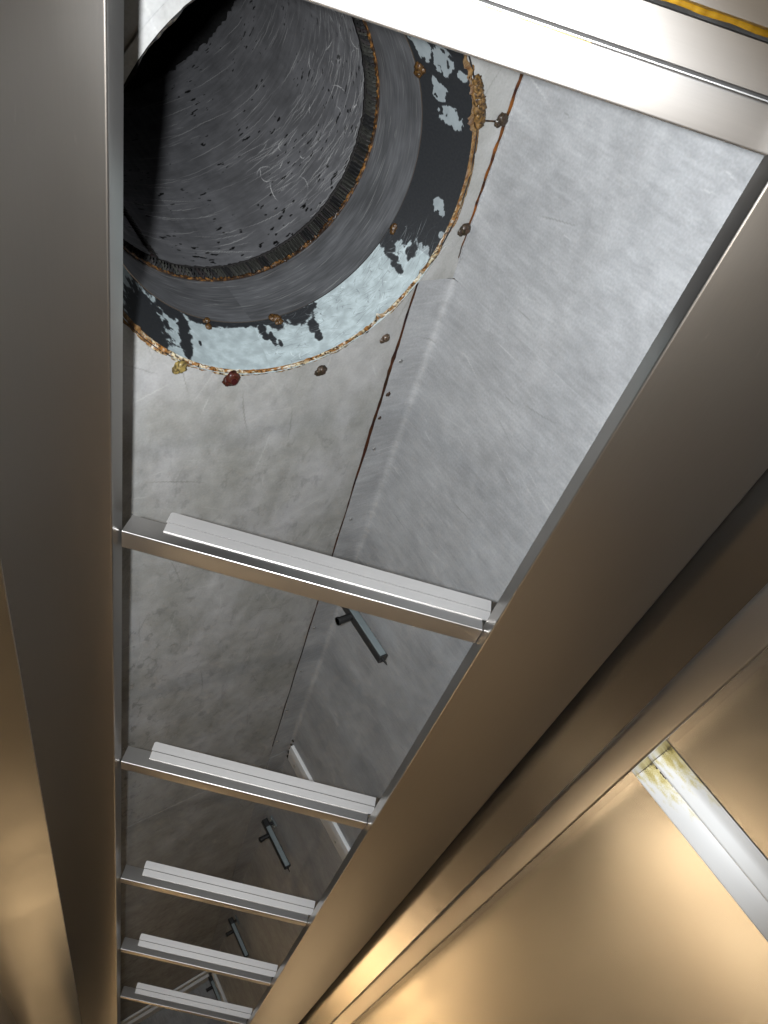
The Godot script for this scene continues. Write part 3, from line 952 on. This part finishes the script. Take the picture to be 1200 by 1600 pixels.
func build_kitchen() -> void:
	var fl := MeshInstance3D.new()
	fl.name = "floor"
	fl.mesh = bar([Vector2(-2.0, -3.0), Vector2(6.6, -3.0), Vector2(6.6, 0.69), Vector2(-2.0, 0.69)], eye, e_l, e_h, e_u, -EYE - 0.02, -EYE)
	fl.material_override = mats.floor
	fl.set_meta("kind", "structure")
	add_child(fl, true)
	for q in [["opposite_wall", [Vector2(-2.0, -3.02), Vector2(6.6, -3.02), Vector2(6.6, -3.0), Vector2(-2.0, -3.0)]], ["end_wall", [Vector2(6.55, -3.0), Vector2(6.6, -3.0), Vector2(6.6, 0.69), Vector2(6.55, 0.69)]]]:
		var o := MeshInstance3D.new()
		o.name = q[0]
		o.mesh = bar(q[1], eye, e_l, e_h, e_u, -EYE, 1.1)
		o.material_override = mats.plaster
		o.set_meta("kind", "structure")
		add_child(o, true)
	var cab := [[-0.55, -0.95, srgb(0.62, 0.50, 0.33), "added unseen pale wooden cupboard against the far kitchen wall, nearest the hood"], [-1.25, -1.55, srgb(0.16, 0.14, 0.12), "added unseen narrow dark cupboard between two pale ones at the far wall"], [-1.75, -2.35, srgb(0.58, 0.55, 0.50), "added unseen wide cream cupboard in the far corner of the kitchen"]]  # unseen blocks, added to put upright bands into the steel reflections
	for q in cab:
		var o := thing("added_cupboard", q[3], "cupboard", p(6.4, (q[0] + q[1]) * 0.5, -EYE), "added cupboards that band the reflections")
		var m := std(q[2], 0.0, 0.5)
		part("body", bar(rect(q[1], -EYE, q[0], 0.75, 0.006), eye, e_h, e_u, e_l, 6.32, 6.545), m, o)
		var door := part("door", bar(rect(q[1] + 0.02, -EYE + 0.1, q[0] - 0.02, 0.72, 0.006), eye, e_h, e_u, e_l, 6.30, 6.319), m, o)
		var hs := begin()
		rod(hs, p(6.285, q[0] - 0.06, -0.7), p(6.285, q[0] - 0.06, -0.5), 0.008, 0.008, 10)
		part("handle", hs.commit(), mats.bar, door)
	var cab2 := [[3.2, 3.8, srgb(0.50, 0.50, 0.50), "added unseen grey steel locker on the opposite kitchen wall"], [3.95, 4.35, srgb(0.20, 0.18, 0.16), "added unseen narrow dark locker on the opposite kitchen wall"], [4.75, 5.2, srgb(0.56, 0.56, 0.55), "added unseen pale grey locker on the opposite kitchen wall"], [5.4, 5.95, srgb(0.17, 0.14, 0.11), "added unseen wide brown locker on the opposite kitchen wall"]]  # added out of view, alternately pale and dark, to streak the mirrored wall
	for q in cab2:
		var o := thing("added_locker", q[3], "locker", p((q[0] + q[1]) * 0.5, -2.9, -EYE), "added lockers that band the reflections")
		var m := std(q[2], 0.0, 0.45)
		part("body", bar(rect(-2.995, -EYE, -2.72, 0.6, 0.006), eye, e_h, e_u, e_l, q[0], q[1]), m, o)
		var door := part("door", bar(rect(q[0] + 0.02, -EYE + 0.1, q[1] - 0.02, 0.57, 0.006), eye, e_l, e_u, e_h, -2.719, -2.70), m, o)
		var hs := begin()
		rod(hs, p(q[1] - 0.06, -2.68, -0.6), p(q[1] - 0.06, -2.68, -0.4), 0.008, 0.008, 10)
		part("handle", hs.commit(), mats.bar, door)
	# unseen lamps, added to light the patches that the steel mirrors
	added_spot("added warm spot lamp making a bright patch on the far end wall for the reflections", p(5.35, 0.15, 0.95), p(6.55, 0.12, -1.10), 21.0, 10.0)
	added_spot("added warm spot lamp lighting the end wall and cupboards for the reflections", p(5.2, -1.3, 1.0), p(6.55, -0.95, 0.05), 19.0, 27.0)
	added_spot("added warm spot lamp lighting the opposite wall for the reflections", p(4.9, -0.8, 0.95), p(4.9, -3.0, -1.0), 80.0, 27.0)
	added_spot("added warm spot lamp brightening the floor that the steel reflects", p(2.7, -1.6, 1.0), p(3.3, -0.85, -1.75), 9.0, 36.0)
	lamp("added_white_lamp", "added white bulb low in front of the hood, brightening the reflected floor", p(0.5, -0.7, -1.0), Color(1.0, 0.95, 0.88), 0.42, 0.08)  # added fill bulb for the floor mirrored in the lower rail


func added_spot(label: String, at: Vector3, aim: Vector3, energy: float, angle: float) -> void:
	var o := thing("added_spot", label, "lamp", at, "added warm spot lamps for the reflections")
	var f := (aim - at).normalized()
	var st := begin()
	rod(st, at - f * 0.16, at, 0.04, 0.065, 20)
	part("shade", st.commit(), mats.gap, o)
	st = begin()
	rod(st, at, at + f * 0.004, 0.055, 0.055, 20)
	var m := std(Color.WHITE, 0.0, 0.5)
	m.emission_enabled = true
	m.emission = Color(1.0, 0.885, 0.725)
	m.emission_energy_multiplier = 2.0
	part("lamp_face", st.commit(), m, o)
	var li := SpotLight3D.new()
	li.name = "light"
	li.light_color = Color(1.0, 0.885, 0.725)
	li.light_energy = energy
	li.light_size = 0.05
	li.spot_range = 12.0
	li.spot_attenuation = 2.0
	li.spot_angle = angle
	li.spot_angle_attenuation = 0.9
	li.shadow_enabled = true
	o.add_child(li, true)
	li.look_at_from_position(at + f * 0.008, aim, Vector3(0.2, 0.1, 0.9).normalized())


func lamp(called: String, label: String, at: Vector3, color: Color, energy: float, r: float) -> void:
	var o := thing(called, label, "lamp", at)
	var s := SphereMesh.new()
	s.radius = r
	s.height = r * 2.0
	s.radial_segments = 24
	s.rings = 12
	var m := std(Color.WHITE, 0.0, 0.5)
	m.emission_enabled = true
	m.emission = color
	m.emission_energy_multiplier = 6.0
	var b := MeshInstance3D.new()
	b.name = "bulb"
	b.mesh = s
	b.material_override = m
	o.add_child(b, true)
	var st := begin()
	rod(st, at + Vector3(0, r * 0.9, 0), at + Vector3(0, r * 0.9 + 0.06, 0), 0.02, 0.02, 12)
	part("socket", st.commit(), mats.gap, o)
	var li := OmniLight3D.new()
	li.name = "light"
	li.light_color = color
	li.light_energy = energy
	li.light_size = r
	li.omni_range = 12.0
	li.omni_attenuation = 2.0
	li.shadow_enabled = true
	o.add_child(li, true)


func build_flash(cam: Camera3D, energy: float) -> void:
	# phone flash beside the lens, built as a small torch, a little to its left: it casts the shadows of the rail
	var right := cam.basis.x
	var upv := cam.basis.y
	var fwd := -cam.basis.z
	var at := eye - right * 0.050 + upv * 0.010 - fwd * 0.012
	var o := thing("flash_lamp", "white phone flash beside the lens, built as a small torch", "torch", at)
	var st := begin()
	rod(st, at - fwd * 0.07, at - fwd * 0.004, 0.010, 0.010, 20)
	part("flash_body", st.commit(), mats.black, o)
	st = begin()
	rod(st, at - fwd * 0.004, at, 0.007, 0.007, 20)
	var m := std(Color.WHITE, 0.0, 0.5)
	m.emission_enabled = true
	m.emission = Color(0.96, 0.98, 1.0)
	m.emission_energy_multiplier = 4.0
	part("flash_lens", st.commit(), m, o)
	var li := SpotLight3D.new()
	li.name = "light"
	li.light_color = Color(0.97, 0.985, 1.0)
	li.light_energy = energy
	li.light_size = 0.006
	li.spot_range = 12.0
	li.spot_attenuation = 2.0
	li.spot_angle = 42.0
	li.spot_angle_attenuation = 0.35
	li.shadow_enabled = true
	o.add_child(li, true)
	li.position = fwd * 0.002
	li.look_at_from_position(li.global_position, li.global_position + fwd, upv)


func _ready() -> void:
	rng.seed = 11
	var cam := Camera3D.new()
	cam.name = "camera"
	cam.near = 0.01
	cam.far = 60.0
	cam.fov = rad_to_deg(2.0 * atan(800.0 / 1150.0))
	# image right, down and forward in l, h, u
	var r := Vector3(-0.24814904, 0.81382677, -0.52545984)
	var d := Vector3(0.678955, -0.24079016, -0.69357062)
	var f := Vector3(0.6909719, 0.52887247, 0.4927999)
	cam.transform = Transform3D(Basis(dir(r), -dir(d), -dir(f)).orthonormalized(), eye)
	add_child(cam)
	cam.current = true
	var env := Environment.new()
	env.background_mode = Environment.BG_COLOR
	env.background_color = srgb(0.085, 0.066, 0.048)
	env.tonemap_mode = Environment.TONE_MAPPER_LINEAR
	env.tonemap_exposure = 1.0
	env.sdfgi_enabled = true
	env.ssao_enabled = true
	env.ssil_enabled = true
	var we := WorldEnvironment.new()
	we.name = "environment"
	we.environment = env
	add_child(we)

	make_materials()
	mats.ceil2 = mats.ceil
	mats.wall2 = mats.wall
	build_flash(cam, 2.1)
	build_kitchen()
	build_plenum()
	build_trough_and_walls()
	build_frame()
	build_duct()
